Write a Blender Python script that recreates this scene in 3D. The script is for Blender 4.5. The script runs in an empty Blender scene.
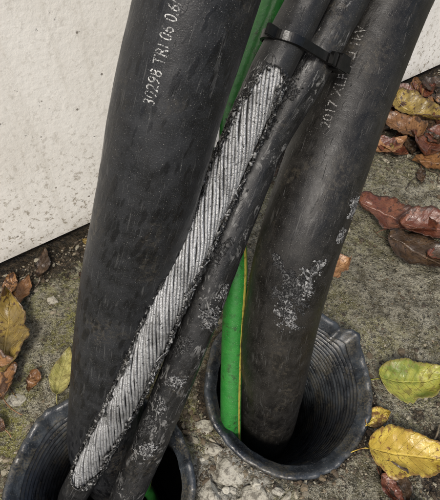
import bpy, bmesh, math, random
import numpy as np
from mathutils import Vector, noise as mnoise
random.seed(7); np.random.seed(7)
scn = bpy.context.scene
COL = scn.collection

# ------------------------------------------------------------------ helpers
def link(o, parent=None):
    COL.objects.link(o)
    if parent: o.parent = parent
    return o
def empty(name):
    e = bpy.data.objects.new(name, None); e.empty_display_size = .02
    return link(e)
def mesh_obj(name, verts, faces, mats, uvs=None, parent=None, smooth=True, mi=None):
    me = bpy.data.meshes.new(name)
    me.from_pydata([tuple(v) for v in verts], [], [tuple(f) for f in faces])
    if uvs is not None:
        l = me.uv_layers.new(name="UVMap")
        idx = np.zeros(len(me.loops), dtype=np.int32); me.loops.foreach_get("vertex_index", idx)
        l.data.foreach_set("uv", np.asarray(uvs, dtype=np.float32)[idx].ravel())
    for m in (mats if isinstance(mats, list) else [mats]): me.materials.append(m)
    if smooth: me.polygons.foreach_set("use_smooth", [True]*len(me.polygons))
    if mi is not None: me.polygons.foreach_set("material_index", mi)
    me.update()
    return link(bpy.data.objects.new(name, me), parent)

class N:
    def __init__(s, name):
        s.m = bpy.data.materials.new(name); s.m.use_nodes = True
        s.t = s.m.node_tree; s.b = s.t.nodes["Principled BSDF"]; s.out = s.t.nodes["Material Output"]
        s.tc = s.t.nodes.new("ShaderNodeTexCoord")
    def set(s, node, i, v):
        if isinstance(v, bpy.types.NodeSocket): s.t.links.new(v, node.inputs[i])
        else: node.inputs[i].default_value = v
    def uv(s, sc=(1,1,1)): return s.mp(s.tc.outputs["UV"], sc)
    def ob(s, sc=(1,1,1)): return s.mp(s.tc.outputs["Object"], sc)
    def mp(s, v, sc, loc=(0,0,0), rot=0):
        n = s.t.nodes.new("ShaderNodeMapping"); s.set(n,0,v); n.inputs["Scale"].default_value = sc
        n.inputs["Location"].default_value = loc; n.inputs["Rotation"].default_value=(0,0,rot)
        return n.outputs[0]
    def noise(s, v, scale=5, detail=4, rough=.55, dist=0):
        n = s.t.nodes.new("ShaderNodeTexNoise"); s.set(n,"Vector",v); n.inputs["Scale"].default_value=scale
        n.inputs["Detail"].default_value=detail; n.inputs["Roughness"].default_value=rough; n.inputs["Distortion"].default_value=dist
        return n.outputs[0]
    def vor(s, v, scale=5, feat='F1', out=0, rnd=1):
        n = s.t.nodes.new("ShaderNodeTexVoronoi"); n.feature=feat; s.set(n,"Vector",v); n.inputs["Scale"].default_value=scale
        n.inputs["Randomness"].default_value=rnd
        return n.outputs[out]
    def ramp(s, f, a, b, lo=0., hi=1.):
        n = s.t.nodes.new("ShaderNodeMapRange"); n.interpolation_type='SMOOTHSTEP'
        s.set(n,0,f); n.inputs[1].default_value=a; n.inputs[2].default_value=b; n.inputs[3].default_value=lo; n.inputs[4].default_value=hi
        return n.outputs[0]
    def mix(s, f, a, b, mode='MIX'):
        n = s.t.nodes.new("ShaderNodeMix"); n.data_type='RGBA'; n.blend_type=mode
        s.set(n,0,f)
        for i,v in ((6,a),(7,b)):
            if isinstance(v,(tuple,list)) and len(v)==3: v=(*v,1)
            s.set(n,i,v)
        return n.outputs[2]
    def ma(s, op, a, b=0., c=0.):
        n = s.t.nodes.new("ShaderNodeMath"); n.operation=op; s.set(n,0,a); s.set(n,1,b); s.set(n,2,c); return n.outputs[0]
    def sep(s, v):
        n = s.t.nodes.new("ShaderNodeSeparateXYZ"); s.set(n,0,v); return n.outputs
    def attr(s, name):
        n=s.t.nodes.new("ShaderNodeAttribute"); n.attribute_name=name; return n.outputs["Fac"]
    def bump(s, h, dist=.001, st=1., nrm=None):
        n = s.t.nodes.new("ShaderNodeBump"); s.set(n,"Height",h); n.inputs["Distance"].default_value=dist; n.inputs["Strength"].default_value=st
        if nrm: s.set(n,"Normal",nrm)
        return n.outputs[0]
    def fin(s, col=None, rough=None, nrm=None, metal=None, spec=None):
        if col is not None: s.set(s.b,"Base Color",(*col,1) if isinstance(col,(tuple,list)) and len(col)==3 else col)
        if rough is not None: s.set(s.b,"Roughness",rough)
        if nrm is not None: s.set(s.b,"Normal",nrm)
        if metal is not None: s.set(s.b,"Metallic",metal)
        if spec is not None: s.set(s.b,"Specular IOR Level",spec)
        return s.m

# ------------------------------------------------------------------ materials
def mat_cable(name, dry, wet, drops=1.0, seed=0, chew=False, marble=0.):
    n = N(name)
    uv0 = n.mp(n.tc.outputs["UV"], (1,1,1), (seed*.37, seed*.21, 0))
    wob = n.noise(uv0, 140, 2)
    def layer(su,sv,rot,lo,hi,thr):
        v = n.mp(n.mp(uv0,(1,1,1),(0,0,0),rot),(su,sv,1))
        va = n.t.nodes.new("ShaderNodeVectorMath"); va.operation='ADD'; n.set(va,0,v)
        cmb = n.t.nodes.new("ShaderNodeCombineXYZ"); n.set(cmb,0,n.ma('MULTIPLY',wob,.9)); n.set(cmb,1,n.ma('MULTIPLY',wob,.5)); n.set(va,1,cmb.outputs[0])
        vn = n.t.nodes.new("ShaderNodeTexVoronoi"); n.set(vn,"Vector",va.outputs[0]); vn.inputs["Scale"].default_value=1
        cr = n.sep(vn.outputs[1])[0]
        rad = n.ma('ADD',n.ma('MULTIPLY',cr,.25),-.02)
        dd = n.ma('ADD',vn.outputs[0],rad)
        return n.ma('MULTIPLY', n.ramp(dd,hi,lo), n.ramp(cr,thr,thr-.04))
    d1=layer(215,58,.16,.30,.46,.60); d2=layer(400,105,.2,.30,.44,.5)
    drop = n.ma('MULTIPLY', n.ma('MAXIMUM',d1,n.ma('MULTIPLY',d2,.8)), drops)
    fine = n.noise(uv0,1500,3,.7); mid = n.noise(uv0,110,4,.65); big = n.noise(uv0,22,3,.6)
    scr = n.ramp(n.noise(n.mp(uv0,(1,.06,1)),900,2,.5),.62,.74)
    scr2 = n.ramp(n.noise(n.mp(uv0,(1,.22,1),(0,0,0),.3),300,3,.6,.6),.62,.70)
    col = n.mix(n.ramp(mid,.35,.66), tuple(x*.5 for x in dry), tuple(x*1.15 for x in dry))
    col = n.mix(n.ma('MULTIPLY',n.ramp(big,.45,.65),.5), col, tuple(x*1.9 for x in dry))
    col = n.mix(n.ma('MULTIPLY',n.ramp(fine,.52,.70),.55), col, tuple(min(1,x*4.) for x in dry))
    col = n.mix(n.ma('MULTIPLY',n.ma('MAXIMUM',scr,n.ma('MULTIPLY',scr2,.6)),.32), col, (.12,.12,.115))
    speck = n.ramp(n.noise(uv0,2100,1,.5),.71,.76)
    col = n.mix(n.ma('MULTIPLY',speck,.8), col, (.30,.29,.26))
    if marble>0:
        mb=n.noise(n.mp(uv0,(1,.45,1),(0,0,0),.5),230,4,.7,1.2)
        mk=n.ma('MULTIPLY',n.ramp(mb,.53,.60),n.ramp(n.noise(uv0,42,3,.6),.44,.58))
        col=n.mix(n.ma('MULTIPLY',mk,marble),col,(.17,.168,.16))
    col = n.mix(n.ma('MULTIPLY',drop,.80), col, wet)
    mud = n.ma('MULTIPLY',n.ramp(n.noise(uv0,30,2),.53,.70),n.ramp(n.noise(uv0,330,4,.7),.46,.62))
    col = n.mix(n.ma('MULTIPLY',mud,.3), col, (.10,.085,.06))
    h = n.ma('ADD', n.ma('MULTIPLY',mid,.4), n.ma('MULTIPLY',fine,.14))
    h = n.ma('ADD', h, n.ma('MULTIPLY',drop,.12)); h = n.ma('SUBTRACT', h, n.ma('MULTIPLY',scr2,.3))
    if chew:
        c=n.attr("chew"); cb=n.noise(n.mp(uv0,(1,.5,1),(0,0,0),.4),420,4,.7,1.)
        ck=n.ma('MULTIPLY',n.ramp(c,.10,.5),n.ramp(cb,.50,.60))
        col=n.mix(n.ma('MULTIPLY',ck,.85),col,(.30,.30,.29)); h=n.ma('ADD',h,n.ma('MULTIPLY',n.ma('MULTIPLY',cb,c),2.))
    r = n.ramp(mid,.3,.7,.34,.52)
    r2 = n.t.nodes.new("ShaderNodeMix"); r2.data_type='FLOAT'; n.set(r2,0,drop); n.set(r2,2,r); r2.inputs[3].default_value=.22
    return n.fin(col, r2.outputs[0], n.bump(h,.0008,.9), 0, .33)

M_left  = mat_cable("black_cable_wet", (.0125,.0132,.0145), (.004,.0042,.005), .85, 1)
M_right = mat_cable("black_cable_wet_b", (.0135,.0125,.011), (.004,.004,.004), .5, 2)
M_mid   = mat_cable("black_cable_scuffed", (.012,.012,.012), (.003,.003,.003), .7, 3, False, .75)
M_jack  = mat_cable("black_jacket", (.013,.013,.013), (.004,.004,.004), .4, 4, True)

def mat_green():
    n = N("green_yellow_insulation"); s = n.sep(n.tc.outputs["UV"])
    uv=n.uv()
    g = n.mix(n.noise(uv,120,4), (.010,.11,.018), (.035,.22,.035))
    st = n.ma('MULTIPLY', n.ramp(s[0],.0062,.0065), n.ramp(s[0],.0092,.0088))
    col = n.mix(st, g, (.42,.36,.07))
    dirt = n.ma('MULTIPLY',n.ramp(n.noise(uv,200,5,.7),.48,.66),n.ramp(n.noise(uv,35,3,.6),.35,.6))
    col = n.mix(n.ma('MULTIPLY',dirt,.8), col, (.02,.028,.012))
    col = n.mix(n.ramp(n.noise(uv,1500,2,.6),.64,.72), col, (.25,.28,.20))
    return n.fin(col,.38,n.bump(n.noise(uv,300,4),.0005,.7))
M_green = mat_green()

def mat_alu():
    n = N("aluminium_strand"); ob = n.ob()
    a = n.noise(ob,500,4,.65); b = n.noise(ob,70,3,.6)
    rnd = n.t.nodes.new("ShaderNodeNewGeometry").outputs["Random Per Island"]
    col = n.mix(a,(.27,.275,.275),(.66,.67,.675))
    col = n.mix(n.ma('MULTIPLY',rnd,.55), col, (.24,.24,.24))
    col = n.mix(n.ma('MULTIPLY',n.ramp(b,.48,.66),.6), col, (.12,.12,.117))
    col = n.mix(n.ramp(n.noise(ob,700,3,.7),.57,.67), col, (.035,.035,.035))
    return n.fin(col, n.ramp(a,.3,.7,.28,.5), n.bump(n.ma('ADD',a,n.noise(ob,1800,2)),.0006,.8), .65)
M_alu = mat_alu()
def mat_scuff(name,dark,light,lo,hi):
    n = N(name); ob = n.ob()
    a = n.noise(n.ob((1,1,.6)),520,4,.7,1.4); b = n.noise(ob,1300,3,.7)
    col = n.mix(n.ramp(a,lo,hi),dark,light)
    col = n.mix(n.ma('MULTIPLY',n.ramp(b,.5,.62),.6),col,(.08,.08,.078))
    return n.fin(col,.5,n.bump(n.ma('ADD',a,n.ma('MULTIPLY',b,.5)),.0013,1.),.15)
M_scuff = mat_scuff("scuffed_metal_and_plastic",(.02,.02,.02),(.42,.42,.41),.45,.60)
M_scuff2 = mat_scuff("torn_sheath",(.006,.006,.006),(.16,.16,.155),.51,.63)
def mat_simple(name, c0, c1, sc, rough, bumpd=.0004, spec=.5):
    n=N(name); ob=n.ob(); a=n.noise(ob,sc,4,.6)
    return n.fin(n.mix(n.ramp(a,.35,.65),c0,c1), rough, n.bump(a,bumpd,.8), 0, spec)
M_core = mat_simple("dark_core",(.012,.012,.012),(.03,.03,.03),300,.6)
M_flake = mat_simple("torn_black_polymer",(.005,.005,.005),(.05,.05,.048),600,.5)
M_tie = mat_simple("black_nylon",(.0025,.0025,.0025),(.006,.006,.006),300,.3,.0002,.35)

def mat_text(name,c,al):
    n=N(name); a=n.noise(n.ob(),1300,2,.6); b=n.noise(n.ob(),160,3,.6)
    n.fin(c,.6)
    k=n.ma('MULTIPLY',n.ramp(a,.42,.56),n.ramp(b,.38,.55,.35,1.))
    n.set(n.b,"Alpha",n.ma('MULTIPLY',k,al)); return n.m
M_ink=mat_text("white_ink",(.55,.55,.53),.8)
M_ink2=mat_text("faded_ink",(.30,.29,.27),.75)

def mat_conduit():
    n=N("corrugated_pipe_plastic"); ob=n.ob()
    a=n.noise(ob,60,4,.65); f=n.noise(ob,700,3,.6)
    col=n.mix(n.ramp(a,.35,.7),(.012,.014,.017),(.042,.050,.058))
    col=n.mix(n.ma('MULTIPLY',n.ramp(f,.56,.70),.55),col,(.12,.118,.108))
    mud=n.ma('MULTIPLY',n.ramp(n.noise(ob,35,3,.7),.48,.58),n.ramp(f,.35,.6))
    col=n.mix(n.ma('MULTIPLY',mud,.6),col,(.085,.075,.052))
    return n.fin(col,n.ramp(a,.3,.7,.24,.48),n.bump(n.ma('ADD',a,n.ma('MULTIPLY',f,.3)),.0009,.7),0,.5)
M_pipe=mat_conduit()

def mat_wall():
    n=N("dirty_white_paint"); ob=n.ob(); s=n.sep(n.tc.outputs["Object"])
    big=n.noise(ob,6,4,.6)
    col=n.mix(n.ramp(big,.3,.7),(.73,.70,.64),(.85,.83,.78))
    h=n.ramp(s[2],.0,.16,1.,0.)
    spl=n.ma('MULTIPLY',n.ramp(n.noise(ob,190,4,.75),.53,.65),n.ma('ADD',n.ma('MULTIPLY',h,.8),.20))
    col=n.mix(spl,col,(.24,.20,.14))
    vn=n.t.nodes.new("ShaderNodeTexVoronoi"); n.set(vn,"Vector",ob); vn.inputs["Scale"].default_value=95
    col=n.mix(n.ma('MULTIPLY',n.ma('MULTIPLY',n.ramp(vn.outputs[0],.13,.07),n.ramp(n.sep(vn.outputs[1])[0],.66,.70)),.8),col,(.11,.09,.07))
    chips=n.ma('MULTIPLY',n.ramp(n.noise(ob,75,5,.75,1.2),.655,.685),.85)
    col=n.mix(chips,col,(.14,.13,.11))
    streak=n.ramp(n.noise(n.ob((1,1,.05)),70,3,.6),.52,.78)
    col=n.mix(n.ma('MULTIPLY',streak,.25),col,(.45,.41,.33))
    low=n.ma('MULTIPLY',n.ramp(s[2],.0,.045,1.,0.),n.ramp(n.noise(ob,40,5,.7),.35,.60))
    col=n.mix(n.ma('MULTIPLY',low,.7),col,(.24,.21,.15))
    return n.fin(col,.42,n.bump(n.ma('ADD',n.noise(ob,220,3,.6),n.ma('MULTIPLY',chips,-1)),.0007,.6))
M_wall=mat_wall()
M_dark_recess=mat_simple("dark_recess",(.01,.01,.009),(.03,.027,.022),80,.8)  # near-black; under the wall its colour carries the shadow line

def mat_ground():
    n=N("mossy_wet_concrete"); ob=n.ob(); s=n.sep(n.tc.outputs["Object"])
    a=n.noise(ob,14,5,.65,.4); b=n.noise(ob,60,5,.72,.3); c=n.noise(ob,280,4,.7); f=n.noise(ob,1200,2,.7)
    col=n.mix(n.ramp(b,.38,.60),(.12,.105,.065),(.38,.355,.265))
    moss=n.ma('MULTIPLY',n.ramp(a,.40,.58),n.ramp(n.noise(ob,100,4,.7),.36,.56))
    lft=n.ramp(s[0],.12,-.10,.45,1.)
    col=n.mix(n.ma('MULTIPLY',moss,n.ma('MULTIPLY',lft,.9)),col,(.24,.23,.05))
    col=n.mix(n.ma('MULTIPLY',n.ramp(c,.51,.61),.9),col,(.045,.04,.024))
    pits=n.ramp(n.vor(ob,150,'F1',0),.26,.10)
    col=n.mix(n.ma('MULTIPLY',pits,n.ramp(a,.62,.45)),col,(.045,.038,.024))
    col=n.mix(n.ma('MULTIPLY',n.ramp(f,.56,.64),.75),col,(.58,.56,.48))
    col=n.mix(n.ma('MULTIPLY',n.ramp(f,.44,.35),.75),col,(.03,.026,.018))
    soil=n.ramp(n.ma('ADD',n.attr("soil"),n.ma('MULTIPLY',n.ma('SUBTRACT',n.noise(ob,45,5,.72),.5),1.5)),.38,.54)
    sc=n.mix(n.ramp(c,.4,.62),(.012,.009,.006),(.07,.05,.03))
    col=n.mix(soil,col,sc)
    pale=n.ramp(n.ma('ADD',n.attr("rubble"),n.ma('MULTIPLY',n.ma('SUBTRACT',n.noise(ob,70,4,.7),.5),1.4)),.36,.52)
    pc=n.mix(n.ramp(c,.44,.58),(.46,.445,.39),(.15,.135,.10))
    col=n.mix(n.ma('MULTIPLY',pale,.9),col,pc)
    wet=n.ramp(n.noise(ob,9,3,.5),.38,.60)
    col=n.mix(n.ma('MULTIPLY',wet,.30),col,(.04,.035,.02))
    h=n.ma('ADD',n.ma('MULTIPLY',b,1.5),n.ma('ADD',n.ma('MULTIPLY',c,1.),n.ma('MULTIPLY',f,.28)))
    h=n.ma('SUBTRACT',h,n.ma('MULTIPLY',pits,.35))
    rg=n.ma('SUBTRACT',n.ramp(b,.3,.7,.34,.7),n.ma('MULTIPLY',wet,.14))
    return n.fin(col,rg,n.bump(h,.0052,1.))
M_ground=mat_ground()

def mat_rand(name,cols,rough=.7,sc=300,dk=.6):
    n=N(name); ob=n.ob(); g=n.t.nodes.new("ShaderNodeNewGeometry").outputs["Random Per Island"]
    r=n.t.nodes.new("ShaderNodeValToRGB"); n.set(r,0,g); e=r.color_ramp.elements
    while len(e)<len(cols): e.new(.5)
    for i,cc in enumerate(cols): e[i].position=i/(len(cols)-1); e[i].color=(*cc,1)
    a=n.noise(ob,sc,4,.7)
    col=n.mix(n.ma('MULTIPLY',n.ramp(a,.45,.62),dk),r.outputs[0],(.06,.05,.035))
    return n.fin(col,rough,n.bump(a,.0015,.9))
M_deb=mat_rand("crumbs",[(.03,.022,.015),(.10,.07,.04),(.05,.035,.02),(.34,.31,.23),(.16,.12,.07),(.02,.016,.012)])
M_stone=mat_rand("broken_concrete",[(.42,.40,.34),(.30,.28,.22),(.46,.44,.37),(.20,.19,.13)],.75,260,.75)

def mat_leaf(name,base,second,spot,edge,amt=.5):
    n=N(name); s=n.sep(n.tc.outputs["UV"]); ob=n.ob()
    ab=n.ma('ABSOLUTE',s[1])
    vein=n.ma('PINGPONG',n.ma('SUBTRACT',n.ma('MULTIPLY',s[0],9.),n.ma('MULTIPLY',ab,2.2)),.5)
    vm=n.ramp(vein,.07,.02); mid=n.ramp(ab,.07,.02); vm=n.ma('MAXIMUM',vm,mid)
    a=n.noise(ob,48,4,.65,.5); b=n.noise(ob,190,4,.65); f=n.noise(ob,900,3,.6)
    col=n.mix(n.ramp(a,.38,.62),base,second)
    col=n.mix(n.ma('MULTIPLY',vm,.3),col,tuple(min(1,x*1.4+.02) for x in second))
    sp=n.ma('MAXIMUM',n.ramp(b,.58,.64),n.ramp(a,.57,.62))
    col=n.mix(n.ma('MULTIPLY',sp,amt),col,spot)
    ed=n.ramp(n.ma('ADD',ab,n.ma('MULTIPLY',n.ma('SUBTRACT',b,.5),1.1)),.78,1.0)
    col=n.mix(n.ma('MULTIPLY',ed,.85),col,edge)
    col=n.mix(n.ma('MULTIPLY',n.ramp(f,.56,.68),.45),col,edge)
    h=n.ma('ADD',n.ma('MULTIPLY',vm,-.8),n.ma('MULTIPLY',b,1.))
    return n.fin(col,n.ramp(b,.35,.65,.2,.5),n.bump(h,.001,.9))
LM=[mat_leaf("leaf_yellow",(.38,.26,.035),(.54,.41,.07),(.13,.05,.015),(.16,.08,.02),.9),
    mat_leaf("leaf_yellow_green",(.13,.17,.025),(.33,.32,.05),(.12,.09,.02),(.22,.18,.05),.65),
    mat_leaf("leaf_red_brown",(.10,.030,.016),(.18,.070,.036),(.03,.014,.01),(.04,.018,.012),.8),
    mat_leaf("leaf_tan",(.28,.14,.065),(.40,.23,.11),(.12,.05,.022),(.14,.06,.025),.7),
    mat_leaf("leaf_dark",(.04,.025,.015),(.09,.055,.03),(.015,.01,.008),(.015,.011,.008),.8),
    mat_leaf("leaf_olive",(.15,.105,.03),(.30,.21,.045),(.05,.022,.012),(.06,.032,.014),.95),
    mat_leaf("leaf_pale_yellow_green",(.22,.21,.06),(.34,.31,.10),(.14,.11,.03),(.17,.14,.05),.6),
    mat_leaf("leaf_brown",(.14,.065,.025),(.24,.12,.045),(.04,.018,.01),(.05,.025,.012),.9)]

# ------------------------------------------------------------------ layout
WA=Vector((-.218,.277,0)); WD=Vector((.534,.355,0)).normalized(); WN=Vector((-WD.y,WD.x,0))   # wall base line; WN points behind the wall
def wall_dist(x,y): return -((x-WA.x)*WN.x+(y-WA.y)*WN.y)      # >0 in front
PIPES=[dict(c=Vector((-.0855,.080,.022)),d=Vector((.0,.16,-.985)).normalized(),seed=3),
       dict(c=Vector((.0563,.157,.021)),d=Vector((-.10,.25,-.96)).normalized(),seed=9)]
for p in PIPES: p['g']=p['c']+p['d']*((p['c'].z-.004)/-p['d'].z)
RO=.068
def nz(x,y,z,s): return mnoise.noise(Vector((x*s,y*s,z*s)))
def rubble(x,y): return math.exp(-(((x-.012)/.035)**2+((y-.085)/.045)**2))
def gh(x,y):
    h=.006*nz(x,y,0,9)+.0035*nz(x,y,3,28)
    near=math.exp(-((x-.05)**2+(y-.25)**2)/.5)
    h+=near*(.0018*nz(x,y,5,90)+.0012*nz(x,y,7,240))
    for p in PIPES:
        dd=math.hypot(x-p['g'].x,y-p['g'].y)-RO
        h+= (.008+.007*nz(x,y,1,40))*math.exp(-(max(dd,0)/.014)**2)
    rb=rubble(x,y); h+=rb*(.003+.007*nz(x,y,2,55)+.005*nz(x,y,2,130))
    wd=wall_dist(x,y); h+=.006*math.exp(-(wd/.02)**2)*(1+nz(x,y,4,50))
    for p in PIPES:
        dd=math.hypot(x-p['g'].x,y-p['g'].y)-RO
        if dd<.02:
            u=-p['d']; zl=p['c'].z-((x-p['c'].x)*u.x+(y-p['c'].y)*u.y)/u.z
            lim=zl-.003+max(dd,0)*.8+.003*nz(x,y,6,60)
            h=min(h,lim)
    return h

# ------------------------------------------------------------------ ground sheet
def axis(lo,hi,step,far):
    a=list(np.arange(lo,hi+1e-9,step)); s=step
    while a[-1]<far: s*=1.35; a.append(a[-1]+s)
    s=step
    while a[0]>-far: s*=1.35; a.insert(0,a[0]-s)
    return a
xs=axis(-.27,.36,.0021,80); ys=axis(.03,.66,.0023,80)
nx,ny=len(xs),len(ys)
V=[];soil=[];rub=[]; RH=.0640; ins=[]
for y in ys:
    for x in xs:
        X_,Y_=x,y; q=0
        for p in PIPES:
            dx,dy=x-p['g'].x,y-p['g'].y; r=math.hypot(dx,dy)
            if r<RH and r>1e-6: X_,Y_=p['g'].x+dx/r*RH,p['g'].y+dy/r*RH; q=1
        ins.append(q)
        V.append((X_,Y_,gh(X_,Y_)))
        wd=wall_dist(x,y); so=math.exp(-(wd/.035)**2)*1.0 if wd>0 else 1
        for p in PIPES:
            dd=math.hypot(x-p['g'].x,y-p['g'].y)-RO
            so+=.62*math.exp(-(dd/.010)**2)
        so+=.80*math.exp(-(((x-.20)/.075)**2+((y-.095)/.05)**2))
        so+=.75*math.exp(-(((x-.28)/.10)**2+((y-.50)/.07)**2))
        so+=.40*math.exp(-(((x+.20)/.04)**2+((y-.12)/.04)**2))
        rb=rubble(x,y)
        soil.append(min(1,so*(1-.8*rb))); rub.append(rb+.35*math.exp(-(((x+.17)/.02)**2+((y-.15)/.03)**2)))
Fc=[]
for j in range(ny-1):
    for i in range(nx-1):
        a=j*nx+i; f=(a,a+1,a+1+nx,a+nx)
        if all(ins[k] for k in f): continue
        Fc.append(f)
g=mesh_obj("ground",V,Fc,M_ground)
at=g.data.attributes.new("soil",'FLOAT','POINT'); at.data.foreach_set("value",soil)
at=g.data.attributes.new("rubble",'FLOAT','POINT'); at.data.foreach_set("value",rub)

# ------------------------------------------------------------------ wall
def box(name,origin,lx,ly,z0,z1,mat,parent,bev=.004):
    bm=bmesh.new()
    vs=[bm.verts.new(origin+WD*a+WN*b+Vector((0,0,c))) for c in (z0,z1) for (a,b) in ((lx[0],ly[0]),(lx[1],ly[0]),(lx[1],ly[1]),(lx[0],ly[1]))]
    for f in ((3,2,1,0),(4,5,6,7),(0,1,5,4),(1,2,6,5),(2,3,7,6),(3,0,4,7)): bm.faces.new([vs[i] for i in f])
    if bev: bmesh.ops.bevel(bm,geom=bm.edges[:],offset=bev,segments=4,affect='EDGES')
    me=bpy.data.meshes.new(name); bm.to_mesh(me); bm.free(); me.materials.append(mat)
    return link(bpy.data.objects.new(name,me),parent)
wall=empty("white_wall")
box("panel",WA,(-1.6,2.2),(0,.12),.015,1.7,M_wall,wall,.005)
box("shadow_gap_strip",WA,(-1.59,2.19),(.014,.11),-.05,.0145,M_dark_recess,wall,.0)  # recessed strip coloured dark to stand in for shade below the panel

# ------------------------------------------------------------------ conduits
def conduit(p,idx):
    e=empty("corrugated_conduit")
    d=p['d']; c=p['c']; up=-d
    X=Vector((1,0,0)); X=(X-X.dot(up)*up).normalized(); Y=up.cross(X)
    prof=[]; L=.26; pitch=.0080
    ts=np.arange(0.004,L,pitch/10)
    for t in ts[::-1]: 
        prof.append((.0655+.0022*math.copysign(abs(math.sin(2*math.pi*t/pitch))**.6,math.sin(2*math.pi*t/pitch)),-t))
    prof+=[(.0668,-.003),(.0680,-.001),(.0682,.0012),(.0674,.0024),(.0656,.0028),(.0640,.0022),(.0626,.0010),(.0616,-.0010)]
    for t in ts: 
        prof.append((.0598+.0021*math.copysign(abs(math.sin(2*math.pi*t/pitch+.6))**.6,math.sin(2*math.pi*t/pitch+.6)),-t))
    n=200; V=[];UV=[]
    for k,(r,z) in enumerate(prof):
        for i in range(n):
            th=2*math.pi*i/n
            top=math.exp(z/.010) if z<0 else 1
            w=.0016*nz(math.cos(th),math.sin(th),p['seed'],1.6)+.0012*nz(math.cos(th),math.sin(th),p['seed'],6)*top
            zz=z+top*(.0022*nz(math.cos(th),math.sin(th),p['seed']+2,2.2)+.0018*nz(math.cos(th),math.sin(th),p['seed']+5,10)+.0010*nz(math.cos(th),math.sin(th),p['seed']+5,30))
            rr=r+w+.0005*top*nz(math.cos(th),math.sin(th),z*40,28)
            if idx==1:   # split, peeled lip
                q=math.exp(-((th-.62)/.17)**2); rr+=q*top*.008*(1+.5*nz(th*9,0,0,1)); zz-=q*top*.002
                q=math.exp(-((th-.80)/.05)**2); zz-=q*top*.006
                q=math.exp(-((th-2.6)/.3)**2); rr+=q*top*.003
            else:
                q=math.exp(-((th-2.3)/.2)**2); rr+=q*top*.003
            V.append(c+X*(rr*math.cos(th))+Y*(rr*math.sin(th))+up*zz); UV.append((th*.06,z))
    F=[]
    for k in range(len(prof)-1):
        for i in range(n):
            j=(i+1)%n; F.append((k*n+i,k*n+j,(k+1)*n+j,(k+1)*n+i))
    mesh_obj("pipe_wall",V,F,M_pipe,UV,e)
    bV=[c+d*(L-.01)]+[c+d*(L-.01)+X*(.061*math.cos(2*math.pi*i/48))+Y*(.061*math.sin(2*math.pi*i/48)) for i in range(48)]
    mesh_obj("pipe_end",bV,[(0,1+i,1+(i+1)%48) for i in range(48)],M_dark_recess,None,e)  # near-black disc closing the lower end of the pipe
for i,p in enumerate(PIPES): conduit(p,i)

# ------------------------------------------------------------------ cable paths
class Path:
    def __init__(s,pts,step=.0015,sm=60):
        P=[Vector(p) for p in pts]; P=[2*P[0]-P[1]]+P+[2*P[-1]-P[-2]]
        out=[]
        for i in range(1,len(P)-2):
            a,b,c,d=P[i-1:i+3]; m=max(8,int((c-b).length/.0008))
            for k in range(m):
                t=k/m
                out.append(.5*((2*b)+(c-a)*t+(2*a-5*b+4*c-d)*t*t+(3*b-a-3*c+d)*t**3))
        out.append(P[-2]); A=np.array([tuple(v) for v in out])
        for _ in range(sm): A[1:-1]=A[1:-1]*.5+(A[:-2]+A[2:])*.25
        L=np.concatenate([[0],np.cumsum(np.linalg.norm(np.diff(A,axis=0),axis=1))])
        s.L=L[-1]; n=int(s.L/step); S=np.linspace(0,s.L,n)
        s.S=S; s.P=np.stack([np.interp(S,L,A[:,k]) for k in range(3)],1)
        T=np.gradient(s.P,axis=0); T/=np.linalg.norm(T,axis=1)[:,None]
        R=np.stack([-s.P[:,0],-s.P[:,1],np.maximum(.4-s.P[:,2],.05)],1)
        F=R-(R*T).sum(1)[:,None]*T; F/=np.linalg.norm(F,axis=1)[:,None]
        s.T=T;s.F=F;s.B=np.cross(T,F)
    def at(s,q,th,r):
        i=np.clip(q/s.L*(len(s.S)-1),0,len(s.S)-1.001); k=int(i); f=i-k
        l=lambda A:A[k]*(1-f)+A[k+1]*f
        return l(s.P)+r*(math.cos(th)*l(s.F)+math.sin(th)*l(s.B))
    def sz(s,z): return s.S[int(np.argmin(np.abs(s.P[:,2]-z)))]
def tube(name,path,r,mat,parent,n=72,seed=0,wob=.0004):
    V=[];UV=[];m=len(path.S)
    for k in range(m):
        c,f,b,q=path.P[k],path.F[k],path.B[k],path.S[k]
        for i in range(n+1):
            th=-math.pi+2*math.pi*i/n
            rr=r+wob*nz(math.cos(th)*.8,math.sin(th)*.8,q*30+seed,1)+wob*.4*nz(math.cos(th)*3,math.sin(th)*3,q*120+seed,1)
            V.append(c+rr*(math.cos(th)*f+math.sin(th)*b)); UV.append((th*r,q))
    F=[]; w=n+1
    for k in range(m-1):
        for i in range(n): F.append((k*w+i,k*w+i+1,(k+1)*w+i+1,(k+1)*w+i))
    for e0,flip in ((0,1),(m-1,0)):
        ring=[e0*w+i for i in range(n)]; F.append(ring[::-1] if flip else ring)
    return mesh_obj(name,V,F,mat,UV,parent)

P_left=Path([(-.088,.118,-.22),(-.092,.112,-.08),(-.0911,.113,0),(-.0763,.138,.077),(-.0588,.165,.149),(-.0393,.181,.21),(-.0242,.199,.261),(-.0096,.217,.30),(.012,.243,.36),(.05,.28,.46),(.10,.32,.62)],.0015,300)
P_bare=Path([(-.112,.088,-.2),(-.118,.080,-.06),(-.1118,.0791,-.0078),(-.0915,.0931,.0349),(-.0535,.1240,.1099),(-.0263,.1544,.1653),(.0017,.1966,.2110),(.0265,.2275,.2590),(.0440,.2530,.2810),(.064,.275,.325),(.10,.31,.44),(.15,.34,.60)],.001,120)
P_mid=Path([(-.085,.100,-.2),(-.080,.080,-.06),(-.0708,.0780,-.0023),(-.0507,.1000,.0466),(-.0210,.1419,.1149),(.0,.1769,.1638),(.0250,.2213,.2112),(.0485,.2440,.2485),(.0690,.2710,.2760),(.092,.298,.315),(.135,.33,.42),(.18,.36,.58)],.0015,120)
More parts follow.
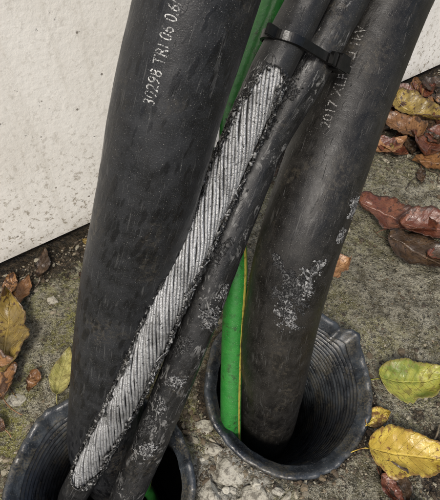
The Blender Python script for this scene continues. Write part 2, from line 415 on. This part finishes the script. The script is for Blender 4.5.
P_right=Path([(.030,.185,-.22),(.038,.160,-.12),(.0409,.1521,-.0586),(.0401,.1565,.0337),(.0425,.1736,.0978),(.0500,.1958,.1494),(.0612,.2200,.1805),(.0780,.2584,.2133),(.1020,.3053,.2578),(.128,.338,.315),(.17,.37,.43),(.22,.40,.57)],.0015,300)
P_green=Path([(.022,.16,-.2),(.012,.133,-.06),(.0086,.1318,.0143),(.0088,.1638,.0711),(.0109,.1955,.1276),(.0078,.2228,.1679),(.0092,.2522,.2164),(.0326,.2900,.2673),(.06,.325,.34),(.10,.36,.50)])
P_green2=Path([(-.062,.10,-.2),(-.061,.096,-.06),(-.0605,.098,-.031),(-.0229,.1557,.0893),(-.0133,.2001,.1439),(-.008,.240,.2013),(.0130,.3053,.2578),(.03,.34,.34)])
RL,RB,RM,RR=.0265,.0106,.0118,.0265

e_left=empty("large_black_cable"); tube("sheath",P_left,RL,M_left,e_left,96,1)
e_right=empty("large_black_cable"); tube("sheath",P_right,RR,M_right,e_right,96,5)
e_mid=empty("scuffed_black_cable"); tube("sheath",P_mid,RM,M_mid,e_mid,64,9,.0006)
e_g=empty("green_yellow_earth_wire"); tube("insulation",P_green,.0080,M_green,e_g,40,2,.0002)
e_g2=empty("green_yellow_earth_wire"); tube("insulation",P_green2,.0048,M_green,e_g2,32,2,.0002)

# ------------------------------------------------------------------ damaged cable
dm=empty("damaged_cable")
tube("core",P_bare,.0066,M_core,dm,24,2,.0001)
s0=P_bare.sz(.022); s1=P_bare.sz(.259)
def half(q):
    t=(q-s0)/(s1-s0)
    if t<=0 or t>=1: return -1
    e=min(1,t/.05)**.5*min(1,(1-t)/.04)**.5
    return e*(1.12+.48*nz(q*45,0,0,1)+.40*nz(q*150,3,0,1))
def centre(q):
    t=(q-s0)/(s1-s0)
    return .05+.30*nz(q*14,8,0,1)+.20*max(0,min(1,(t-.45)*3))-.1*(1-t)
NS=24; V=[];F=[]
qs=np.arange(s0-.02,s1+.02,.0014)
for k in range(NS):
    ph=2*math.pi*k/NS; o=len(V); n=8; jr=random.uniform(-.0005,.0004)
    for a,q in enumerate(qs):
        th0=ph-50*(q-s0)+.12*nz(q*55,k*3.1,0,1)
        r0=.0083+jr+.0005*nz(q*70,k*1.7,5,1)
        for i in range(n):
            al=2*math.pi*i/n; rs=.00108
            rr=r0+rs*math.cos(al)*.95; tt=th0+rs*math.sin(al)/r0
            V.append(P_bare.at(q,tt,rr))
    for a in range(len(qs)-1):
        for i in range(n):
            j=(i+1)%n; F.append((o+a*n+i,o+a*n+j,o+(a+1)*n+j,o+(a+1)*n+i))
mesh_obj("aluminium_strands",V,F,M_alu,None,dm)
# a few broken, sprung strand ends at the edges
V=[];F=[]; rs=random.Random(12)
for _ in range(26):
    q=rs.uniform(s0+.01,s1-.005); sg=rs.choice((-1,1)); th=centre(q)+sg*half(q)*rs.uniform(.75,1.05)
    ln=rs.uniform(.003,.009); dr=rs.uniform(-.4,.4)+sg*.25; up_=rs.choice((-1,1)); o=len(V); r_=rs.uniform(.0003,.0006)
    for i in range(8):
        t=i/7; qq=q+up_*ln*t; tt=th+dr*t; c0=P_bare.at(qq,tt,.0094+.0022*t*t*rs.uniform(.8,1.2))
        for j in range(5):
            b=j*2*math.pi/5; V.append(P_bare.at(qq,tt+r_*math.cos(b)/.0095,.0094+.0022*t*t+r_*math.sin(b)*(1-.5*t)))
    for i in range(7):
        for j in range(5): F.append((o+i*5+j,o+i*5+(j+1)%5,o+(i+1)*5+(j+1)%5,o+(i+1)*5+j))
mesh_obj("frayed_wires",V,F,M_alu,None,dm)
n=144; V=[];UV=[];w=n+1; m=len(P_bare.S); CH=[]
for k in range(m):
    q=P_bare.S[k]; h=half(q); cth=centre(q)
    for i in range(n+1):
        th=-math.pi+2*math.pi*i/n; rr=RB+.0003*nz(math.cos(th)*2,math.sin(th)*2,q*60,1); q2=0
        if h>0:
            dd=abs(th-cth)-h-.36*nz(th*7,q*330,0,1)
            q2=math.exp(-max(dd,0)/.45)
            rr+=q2*(.0016*nz(th*7,q*240,4,1)+.0016*max(0,nz(th*13,q*480,9,1))+.0008*nz(th*25,q*1100,2,1))+.0004*q2
        CH.append(q2)
        V.append(P_bare.P[k]+rr*(math.cos(th)*P_bare.F[k]+math.sin(th)*P_bare.B[k])); UV.append((th*RB,q))
F=[]
for k in range(m-1):
    q=(P_bare.S[k]+P_bare.S[k+1])/2; h=half(q); cth=centre(q)
    for i in range(n):
        th=-math.pi+2*math.pi*(i+.5)/n
        if h>0 and abs(th-cth)<h+.36*nz(th*7,q*330,0,1)+.16*nz(th*30,q*1000,0,1): continue
        F.append((k*w+i,k*w+i+1,(k+1)*w+i+1,(k+1)*w+i))
jk=mesh_obj("torn_jacket",V,F,M_jack,UV,dm)
at=jk.data.attributes.new("chew",'FLOAT','POINT'); at.data.foreach_set("value",CH)
so=jk.modifiers.new("t",'SOLIDIFY'); so.thickness=.0013; so.offset=-1
# torn flakes: small irregular curled plates
def flake(V,F,path,q,th,r,ln,wd,ang,lift,rs):
    o=len(V); na,nb=5,3; ph=rs.uniform(0,50)
    for a in range(na+1):
        A=a/na
        for b in range(nb+1):
            B=-1+2*b/nb; ww=wd*.5*math.sin(math.pi*(.12+.80*A))*(1+.5*nz(A*3,B,ph,1))
            l=ln*(A+.12*nz(B*2,ph,1,1)); s=B*ww+ln*.2*nz(A*1.5,ph,7,1)
            qq=q+l*math.cos(ang)-s*math.sin(ang); tt=th+(l*math.sin(ang)+s*math.cos(ang))/r
            V.append(path.at(qq,tt,r+lift*A**1.5+.0005*nz(A*3,B*2,ph+4,1)))
    for a in range(na):
        for b in range(nb):
            i=o+a*(nb+1)+b; F.append((i,i+1,i+nb+2,i+nb+1))
rs=random.Random(5)
V=[];F=[];MI=[]
for _ in range(380):
    q=rs.uniform(s0+.002,s1-.001); sg=rs.choice((-1,1)); h=half(q)
    th=centre(q)+sg*(h+rs.uniform(-.15,.35)); f0=len(F)
    flake(V,F,P_bare,q,th,RB+.0001,rs.uniform(.0015,.0055),rs.uniform(.001,.003),
          rs.choice((0,math.pi))+rs.uniform(-.9,.9),rs.uniform(0,.0016),rs)
    MI+=[rs.choice((0,0,1,2))]*(len(F)-f0)
sl=mesh_obj("jacket_flakes",V,F,[M_flake,M_scuff2,M_scuff],None,dm,True,MI); mo=sl.modifiers.new("t",'SOLIDIFY'); mo.thickness=.00045

# ------------------------------------------------------------------ scuffs
def scuff(path,r,q0,th0,ln,wd,seed,parent,ht=.0009,mat=None,slant=0.,nf=7,dens=0.):
    V=[];UV=[];na,nb=84,48;val=[]
    for a in range(na+1):
        A=-1+2*a/na
        for b in range(nb+1):
            B=-1+2*b/nb
            q=q0+A*ln; th=th0+B*wd/r+slant*A
            u=1-(A*A+B*B)**.8+1.1*nz(A*1.8,B*1.8,seed,1)+.9*nz(A*5,B*3.2,seed+3,1)+.6*nz(A*13,B*9,seed+7,1)-.32+dens
            val.append(u)
            hh=ht*min(1,max(0,u)*1.6)*(.5+.8*nz(A*11,B*4,seed+11,1)+.5*nz(A*22,B*14,seed+5,1))
            V.append(path.at(q,th,r+.00035+hh)); UV.append((A,B))
    F=[]; w=nb+1
    for a in range(na):
        for b in range(nb):
            i=a*w+b
            if min(val[i],val[i+1],val[i+w],val[i+w+1])>0: F.append((i,i+1,i+w+1,i+w))
    o=mesh_obj("scuffed_patch",V,F,mat or M_scuff,UV,parent); mo=o.modifiers.new("t",'SOLIDIFY'); mo.thickness=.0006; mo.offset=-1
    if nf:
        rs=random.Random(seed); V=[];F=[]
        for _ in range(nf):
            a=rs.uniform(0,6.28); rr=rs.uniform(.1,.85)
            flake(V,F,path,q0+rr*math.cos(a)*ln,th0+rr*math.sin(a)*wd/r+slant*rr*math.cos(a),r+.0003,rs.uniform(.0015,.0045),rs.uniform(.0006,.0017),rs.uniform(-.5,.5)+rs.choice((0,3.14)),rs.uniform(0,ht*.9),rs)
        o=mesh_obj("peeled_flakes",V,F,mat or M_scuff,None,parent); mo=o.modifiers.new("t",'SOLIDIFY'); mo.thickness=.0003
sz=P_mid.sz
scuff(P_mid,RM,sz(.139),.50,.0095,.0075,1,e_mid,.0030,None,-.3,26)
scuff(P_mid,RM,sz(.152),.75,.006,.004,2,e_mid,.0010)
scuff(P_mid,RM,sz(.101),.10,.0065,.0060,3,e_mid,.0009,None,.3)
scuff(P_mid,RM,sz(.084),-.15,.0060,.0045,4,e_mid,.0009)
scuff(P_mid,RM,sz(.056),0.0,.009,.0065,5,e_mid,.0011,None,.3,9)
for k,(z,t_,l_) in enumerate(((.236,-.3,.010),(.216,-.45,.014),(.186,-.5,.014),(.168,-.1,.010),(.122,-.3,.010),(.070,-.6,.012))):
    scuff(P_mid,RM,sz(z),t_,l_,.0055,40+k,e_mid,.0007,M_scuff2,.2,6)
sz=P_right.sz
scuff(P_right,RR,sz(.120),.15,.012,.010,11,e_right,.0010,None,-.2,8)
scuff(P_right,RR,sz(.141),.42,.011,.006,12,e_right,.0009,None,-.1,6)
scuff(P_right,RR,sz(.150),.60,.006,.005,13,e_right,.0008)
scuff(P_right,RR,sz(.178),1.1,.008,.006,14,e_right,.0011)
scuff(P_right,RR,sz(.165),1.0,.005,.004,15,e_right,.0008)
scuff(P_right,RR,sz(.135),.1,.020,.013,17,e_right,.0005,M_scuff2,-.2)

# ------------------------------------------------------------------ printed text
def printed(txt,path,r,q0,th0,size,mat,parent,sx=1.):
    cu=bpy.data.curves.new("print_tmp",'FONT'); cu.body=txt; cu.size=1; cu.resolution_u=3
    ob=bpy.data.objects.new("print_tmp",cu); COL.objects.link(ob)
    dg=bpy.context.evaluated_depsgraph_get(); me=bpy.data.meshes.new_from_object(ob.evaluated_get(dg))
    bpy.data.objects.remove(ob)
    bm=bmesh.new(); bm.from_mesh(me); bmesh.ops.triangulate(bm,faces=bm.faces[:])
    bmesh.ops.subdivide_edges(bm,edges=[e for e in bm.edges if e.calc_length()>.2],cuts=3)
    for v in bm.verts:
        x,y=v.co.x*size*sx,v.co.y*size
        v.co=Vector(path.at(q0+x,th0-(y-size*.35)/r,r+.00055))
    bm.to_mesh(me); bm.free(); me.materials.clear(); me.materials.append(mat); me.name="printed_marking"
    link(bpy.data.objects.new("printed_marking",me),parent)
printed("30298 TRI 06 0.6/1kV",P_left,RL,P_left.sz(.2615),-.30,.0078,M_ink,e_left,.72)
printed("2017 XLPE U 1kV",P_right,RR,P_right.sz(.200),-.28,.0085,M_ink2,e_right,1.0)

# ------------------------------------------------------------------ cable tie
tie=empty("cable_tie")
qa=P_bare.sz(.268)
c1=Vector(P_bare.at(qa,0,0)); ia=int(qa/P_bare.L*(len(P_bare.S)-1)); T0=Vector(P_bare.T[ia]).normalized()
im=int(np.argmin(np.linalg.norm(P_mid.P-np.array(c1),axis=1)))
im+=int(.0045/(P_mid.L/(len(P_mid.S)-1)))         # strap runs slightly askew
c2=Vector(P_mid.P[im]); X=(c2-c1); D=X.length; X.normalize()
T=(T0-T0.dot(X)*X).normalized(); Y=X.cross(T)
if Y.dot(Vector((0,-1,.5)))<0: Y=-Y
loop=[]
r1,r2=RB+.0012,RM+.0012
for i in range(33):
    a=math.pi/2+math.pi*i/32; loop.append((r1*math.cos(a),r1*math.sin(a)))
for i in range(33):
    a=-math.pi/2+math.pi*i/32; loop.append((D+r2*math.cos(a),r2*math.sin(a)))
V=[];F=[]; nl=len(loop); hw=.0026; th=.0014
for (x,y) in loop:
    cx=0 if x<D/2 else D; nx_,ny_=x-cx,y; l=math.hypot(nx_,ny_); nx_/=l;ny_/=l
    for (o,t) in ((0,-hw),(th,-hw*.85),(th,hw*.85),(0,hw)):
        V.append(c1+X*(x+nx_*o)+Y*(y+ny_*o)+T*t)
for i in range(nl):
    j=(i+1)%nl
    for k in range(4): F.append((i*4+k,i*4+(k+1)%4,j*4+(k+1)%4,j*4+k))
mesh_obj("strap",V,F,M_tie,None,tie,False)
def tbox(name,cx,cy,ct,sx,sy,st,bev=.0005,taper=1.):
    bm=bmesh.new(); vs=[]
    for dz in (-1,1):
        for (dx,dy) in ((-1,-1),(1,-1),(1,1),(-1,1)):
            k=taper if dx>0 else 1
            vs.append(bm.verts.new(c1+X*(cx+dx*sx)+Y*(cy+dy*sy)+T*(ct+dz*st*k)))
    for f in ((3,2,1,0),(4,5,6,7),(0,1,5,4),(1,2,6,5),(2,3,7,6),(3,0,4,7)): bm.faces.new([vs[i] for i in f])
    bmesh.ops.recalc_face_normals(bm,faces=bm.faces[:])
    bmesh.ops.bevel(bm,geom=bm.edges[:],offset=bev,segments=2,affect='EDGES')
    me=bpy.data.meshes.new(name); bm.to_mesh(me); bm.free(); me.materials.append(M_tie)
    link(bpy.data.objects.new(name,me),tie)
tbox("ratchet_head",D+.002,r2+.0032,0,.0042,.0036,.0044)
tbox("tail",D+.0095,r2+.0016,0,.0050,.0009,.0022,.0003,.8)
tbox("head_lug",D-.0045,r2+.0030,.0,.0020,.0016,.0034,.0004)
tbox("strap_stub",-r1-.0030,.003,.0,.0038,.0012,.0028,.0004)

# ------------------------------------------------------------------ leaves
def leaf(V,F,UV,MI,x,y,ln,wd,ang,mi,curl=.3,lift=.002,seed=0,lobes=0):
    rs=random.Random(seed); na,nb=34,14; o=len(V); ca,sa=math.cos(ang),math.sin(ang)
    bendx=rs.uniform(-.25,.25)
    for a in range(na+1):
        A=a/na
        w=wd*.5*(math.sin(math.pi*min(1,A**.75))**.75 if 0<A<1 else 0)
        w*=1+.07*abs(math.sin(A*45))+ (lobes*.35*math.sin(A*17+1))
        w=max(w,.0003)
        for b in range(nb+1):
            B=-1+2*b/nb
            ww=w*(1+.22*nz(A*5,(B>0)*3,seed,1)+.10*nz(A*16,(B>0)*3,seed,1))
            lx=(A-.5)*ln + .10*ln*abs(B)*(-.3); ly=B*ww+bendx*ln*(A-.5)**2
            px=x+lx*ca-ly*sa; py=y+lx*sa+ly*ca
            cz=curl*wd*(abs(B)**1.7)*.5*(.5+nz(A*2.2,B*.8,seed+5,1)*1.2+.4)+curl*.20*ln*((A-.5)*2)**2*(.5+nz(seed,1,1,1.3))
            cz+=.0018*nz(A*7,B*4,seed+9,1)+lift
            hgt=gh(px,py)+.0012+max(0,cz)
            V.append((px,py,hgt)); UV.append((A,B))
    w_=nb+1
    for a in range(na):
        for b in range(nb):
            i=o+a*w_+b; F.append((i,i+1,i+w_+1,i+w_)); MI.append(mi)
    o=len(V); k=8; sgn=rs.choice((-1,1))
    for a in range(k+1):
        t=a/k; lx=-.5*ln-t*ln*.28+.01*ln; ly=.10*ln*t*t*sgn+bendx*ln*.25
        px=x+lx*ca-ly*sa; py=y+lx*sa+ly*ca; z=gh(px,py)+.002+lift*(1-t)
        for (u,v) in ((-.0005,0),(0,.0006),(.0005,0)):
            V.append((px-u*sa,py+u*ca,z+v)); UV.append((.5,0))
    for a in range(k):
        for j in range(2):
            i=o+a*3+j; F.append((i,i+1,i+4,i+3)); MI.append(mi)
hero=[ # x,y,len,wid,ang,mat,curl,lift,lobes
 (-.192,.212,.078,.044,1.75,5,.5,.003,.3),
 (-.200,.178,.070,.040,2.2,7,.45,.006,.2),
 (-.136,.180,.044,.018,1.5,6,.3,.001,.0),
 (.112,.286,.042,.030,.4,3,.45,.003,.3),
 (.190,.352,.085,.045,-.55,2,.5,.004,.2),
 (.205,.300,.075,.045,-.7,4,.4,.004,.2),
 (.228,.330,.080,.040,-.2,2,.5,.010,.0),
 (.166,.168,.062,.036,.05,1,.35,.004,.0),
 (.148,.108,.070,.036,-.12,0,.35,.004,.0),
 (.127,.137,.026,.014,.5,0,.2,.003,.0),
 (.262,.475,.075,.050,.9,2,.5,.006,.3),
 (.225,.500,.060,.040,2.4,7,.5,.008,.2),
 (.255,.53,.07,.045,-.6,5,.5,.008,.0),
 (.205,.468,.05,.03,.3,3,.5,.004,.0),
]
for i,h in enumerate(hero):
    V=[];F=[];UV=[];MI=[]
    leaf(V,F,UV,MI,h[0],h[1],h[2],h[3],h[4],0,h[6],h[7],i*3+1,h[8])
    o=mesh_obj("fallen_leaf",V,F,LM[h[5]],UV,None,True)
    mo=o.modifiers.new("t",'SOLIDIFY'); mo.thickness=.0004
V=[];F=[];UV=[];MI=[]
def ok(x,y,m=.012):
    return all(math.hypot(x-p['g'].x,y-p['g'].y)>RO+m for p in PIPES) and wall_dist(x,y)>.008
cnt=0
while cnt<165:
    k=random.random()
    if k<.42: x=random.gauss(.27,.055); y=random.gauss(.51,.045)
    elif k<.63: t=random.uniform(-.1,.75); q=abs(random.gauss(0,.02))+.01; x=WA.x+WD.x*t-WN.x*q; y=WA.y+WD.y*t-WN.y*q
    elif k<.87: x=random.gauss(.20,.04); y=random.gauss(.075,.035)
    elif k<.94: x=random.gauss(.23,.02); y=random.gauss(.32,.03)
    else: x=random.gauss(-.21,.02); y=random.gauss(.14,.04)
    big=1. if k<.42 else .5
    ln=random.uniform(.012,.045)*(.6+.5*big)
    if not ok(x,y,.008+ln*.6): continue
    leaf(V,F,UV,MI,x,y,ln,ln*random.uniform(.4,.65),random.uniform(0,6.28),random.choice((2,4,4,7,5,4,4,7,4,2)),random.uniform(.2,.6),random.uniform(0,.006),100+cnt,random.choice((0,.3)))
    cnt+=1
mesh_obj("leaf_litter",V,F,LM,UV,None,True,MI)

# ------------------------------------------------------------------ crumbs, stones, twigs
def ico(sub):
    bm=bmesh.new(); bmesh.ops.create_icosphere(bm,subdivisions=sub,radius=1)
    v=np.array([tuple(a.co) for a in bm.verts]); f=[[a.index for a in q.verts] for q in bm.faces]; bm.free(); return v,f
iv,iff=ico(1)
V=[];F=[]; c=0
while c<7500:
    k=random.random()
    if k<.28: t=random.uniform(-.12,.8); q=abs(random.gauss(0,.018))+.002; x=WA.x+WD.x*t-WN.x*q; y=WA.y+WD.y*t-WN.y*q
    elif k<.43: x=random.gauss(.20,.05); y=random.gauss(.10,.05)
    elif k<.62:
        p=random.choice(PIPES); a=random.uniform(0,6.28); rr=RO+.003+abs(random.gauss(0,.009)); x=p['g'].x+rr*math.cos(a); y=p['g'].y+rr*math.sin(a)
    elif k<.70: x=random.gauss(.26,.06); y=random.gauss(.47,.06)
    else: x=random.uniform(-.26,.34); y=random.uniform(.03,.55)
    if any(math.hypot(x-p['g'].x,y-p['g'].y)<RO+.002 for p in PIPES) or wall_dist(x,y)<.001: continue
    s=random.uniform(.0004,.0011)*(1 if random.random()<.92 else 2.4)
    sc=np.array([s*random.uniform(.6,1.8),s*random.uniform(.6,1.8),s*random.uniform(.4,.9)])
    a=random.uniform(0,6.28); R=np.array([[math.cos(a),-math.sin(a),0],[math.sin(a),math.cos(a),0],[0,0,1]])
    pts=(iv*sc*(1+.3*np.random.randn(len(iv),1)*.6))@R.T+np.array([x,y,gh(x,y)+s*.3])
    o=len(V); V+=list(pts); F+=[[i+o for i in f] for f in iff]; c+=1
mesh_obj("soil_debris",V,F,M_deb,None,None,False)
V=[];F=[]
st=[(.008,.096,.016),(-.006,.080,.013),(.026,.078,.013),(.012,.114,.009),(-.004,.112,.009),(.006,.064,.015),(.047,.068,.011),(-.012,.128,.008),(.062,.071,.009),(.024,.060,.011),(-.170,.155,.009),(-.16,.25,.006),(-.19,.10,.010)]
for k in range(80): st.append((random.gauss(.014,.024),random.gauss(.085,.022),random.uniform(.0015,.0055)))
rs=random.Random(3)
for k,(x,y,s) in enumerate(st):
    if any(math.hypot(x-p['g'].x,y-p['g'].y)<RO+s*.75 for p in PIPES): continue
    bm=bmesh.new()
    for _ in range(16):
        v=Vector((rs.gauss(0,1),rs.gauss(0,1),rs.gauss(0,1))).normalized()*rs.uniform(.75,1.1)
        bm.verts.new((v.x*s*1.1,v.y*s*.85,v.z*s*.5))
    res=bmesh.ops.convex_hull(bm,input=bm.verts[:])
    bmesh.ops.delete(bm,geom=[v for v in bm.verts if not v.link_faces],context='VERTS')
    bmesh.ops.bevel(bm,geom=bm.edges[:],offset=s*.06,segments=1,affect='EDGES')
    bmesh.ops.triangulate(bm,faces=bm.faces[:]); bmesh.ops.subdivide_edges(bm,edges=bm.edges[:],cuts=1)
    o=len(V); z0=gh(x,y)
    for i,v in enumerate(bm.verts):
        v.index=i; q=v.co*(1+.10*mnoise.noise(v.co*(3/s)+Vector((k,0,0)))); V.append((x+q.x,y+q.y,z0+q.z))
    F+=[[v.index+o for v in f.verts] for f in bm.faces]; bm.free()
mesh_obj("rubble_stones",V,F,M_stone,None,None,False)
V=[];F=[]
for k in range(34):
    if k<13: x=random.gauss(.20,.035); y=random.gauss(.10,.04)
    elif k<24: x=random.gauss(.25,.05); y=random.gauss(.46,.05)
    else: t=random.uniform(-.1,.3); x=WA.x+WD.x*t-WN.x*.02; y=WA.y+WD.y*t-WN.y*.02
    if not ok(x,y,.03): continue
    a=random.uniform(0,6.28); ln=random.uniform(.015,.06); r=random.uniform(.0004,.0010); o=len(V)
    for i in range(11):
        t=i/10-.5; px=x+ln*t*math.cos(a)+.006*nz(t*3,k,2,1); py=y+ln*t*math.sin(a)+.006*nz(t*3,k,6,1); z=gh(px,py)+.003
        for j in range(5):
            b=j*2*math.pi/5; V.append((px-r*math.cos(b)*math.sin(a),py+r*math.cos(b)*math.cos(a),z+r*math.sin(b)))
    for i in range(10):
        for j in range(5): F.append((o+i*5+j,o+i*5+(j+1)%5,o+(i+1)*5+(j+1)%5,o+(i+1)*5+j))
mesh_obj("twigs",V,F,M_deb,None,None,True)

# ------------------------------------------------------------------ light, world, camera
el,az=math.radians(50),math.radians(190)   # azimuth clockwise from +Y
w=bpy.data.worlds.new("World"); scn.world=w; w.use_nodes=True
sky=w.node_tree.nodes.new("ShaderNodeTexSky"); sky.sky_type='NISHITA'; sky.sun_disc=False
sky.sun_elevation=el; sky.sun_rotation=az; sky.air_density=1.0; sky.dust_density=4; sky.ozone_density=1
bg=w.node_tree.nodes["Background"]; w.node_tree.links.new(sky.outputs[0],bg.inputs[0]); bg.inputs[1].default_value=.15
sl=bpy.data.lights.new("sun",'SUN'); sl.energy=2.4; sl.angle=math.radians(14); sl.color=(1,.965,.90)
so=link(bpy.data.objects.new("sun",sl))
dirv=Vector((math.sin(az)*math.cos(el),math.cos(az)*math.cos(el),math.sin(el)))
so.rotation_euler=dirv.to_track_quat('Z','Y').to_euler()
cam=bpy.data.cameras.new("camera"); co=link(bpy.data.objects.new("camera",cam))
cam.sensor_fit='VERTICAL'; cam.sensor_height=24; cam.lens=24*.98; cam.clip_start=.005; cam.clip_end=500
co.location=(0,0,.4); co.rotation_euler=(math.radians(90-52),0,0)
scn.camera=co
scn.view_settings.view_transform='Standard'; scn.view_settings.look='None'; scn.view_settings.exposure=0
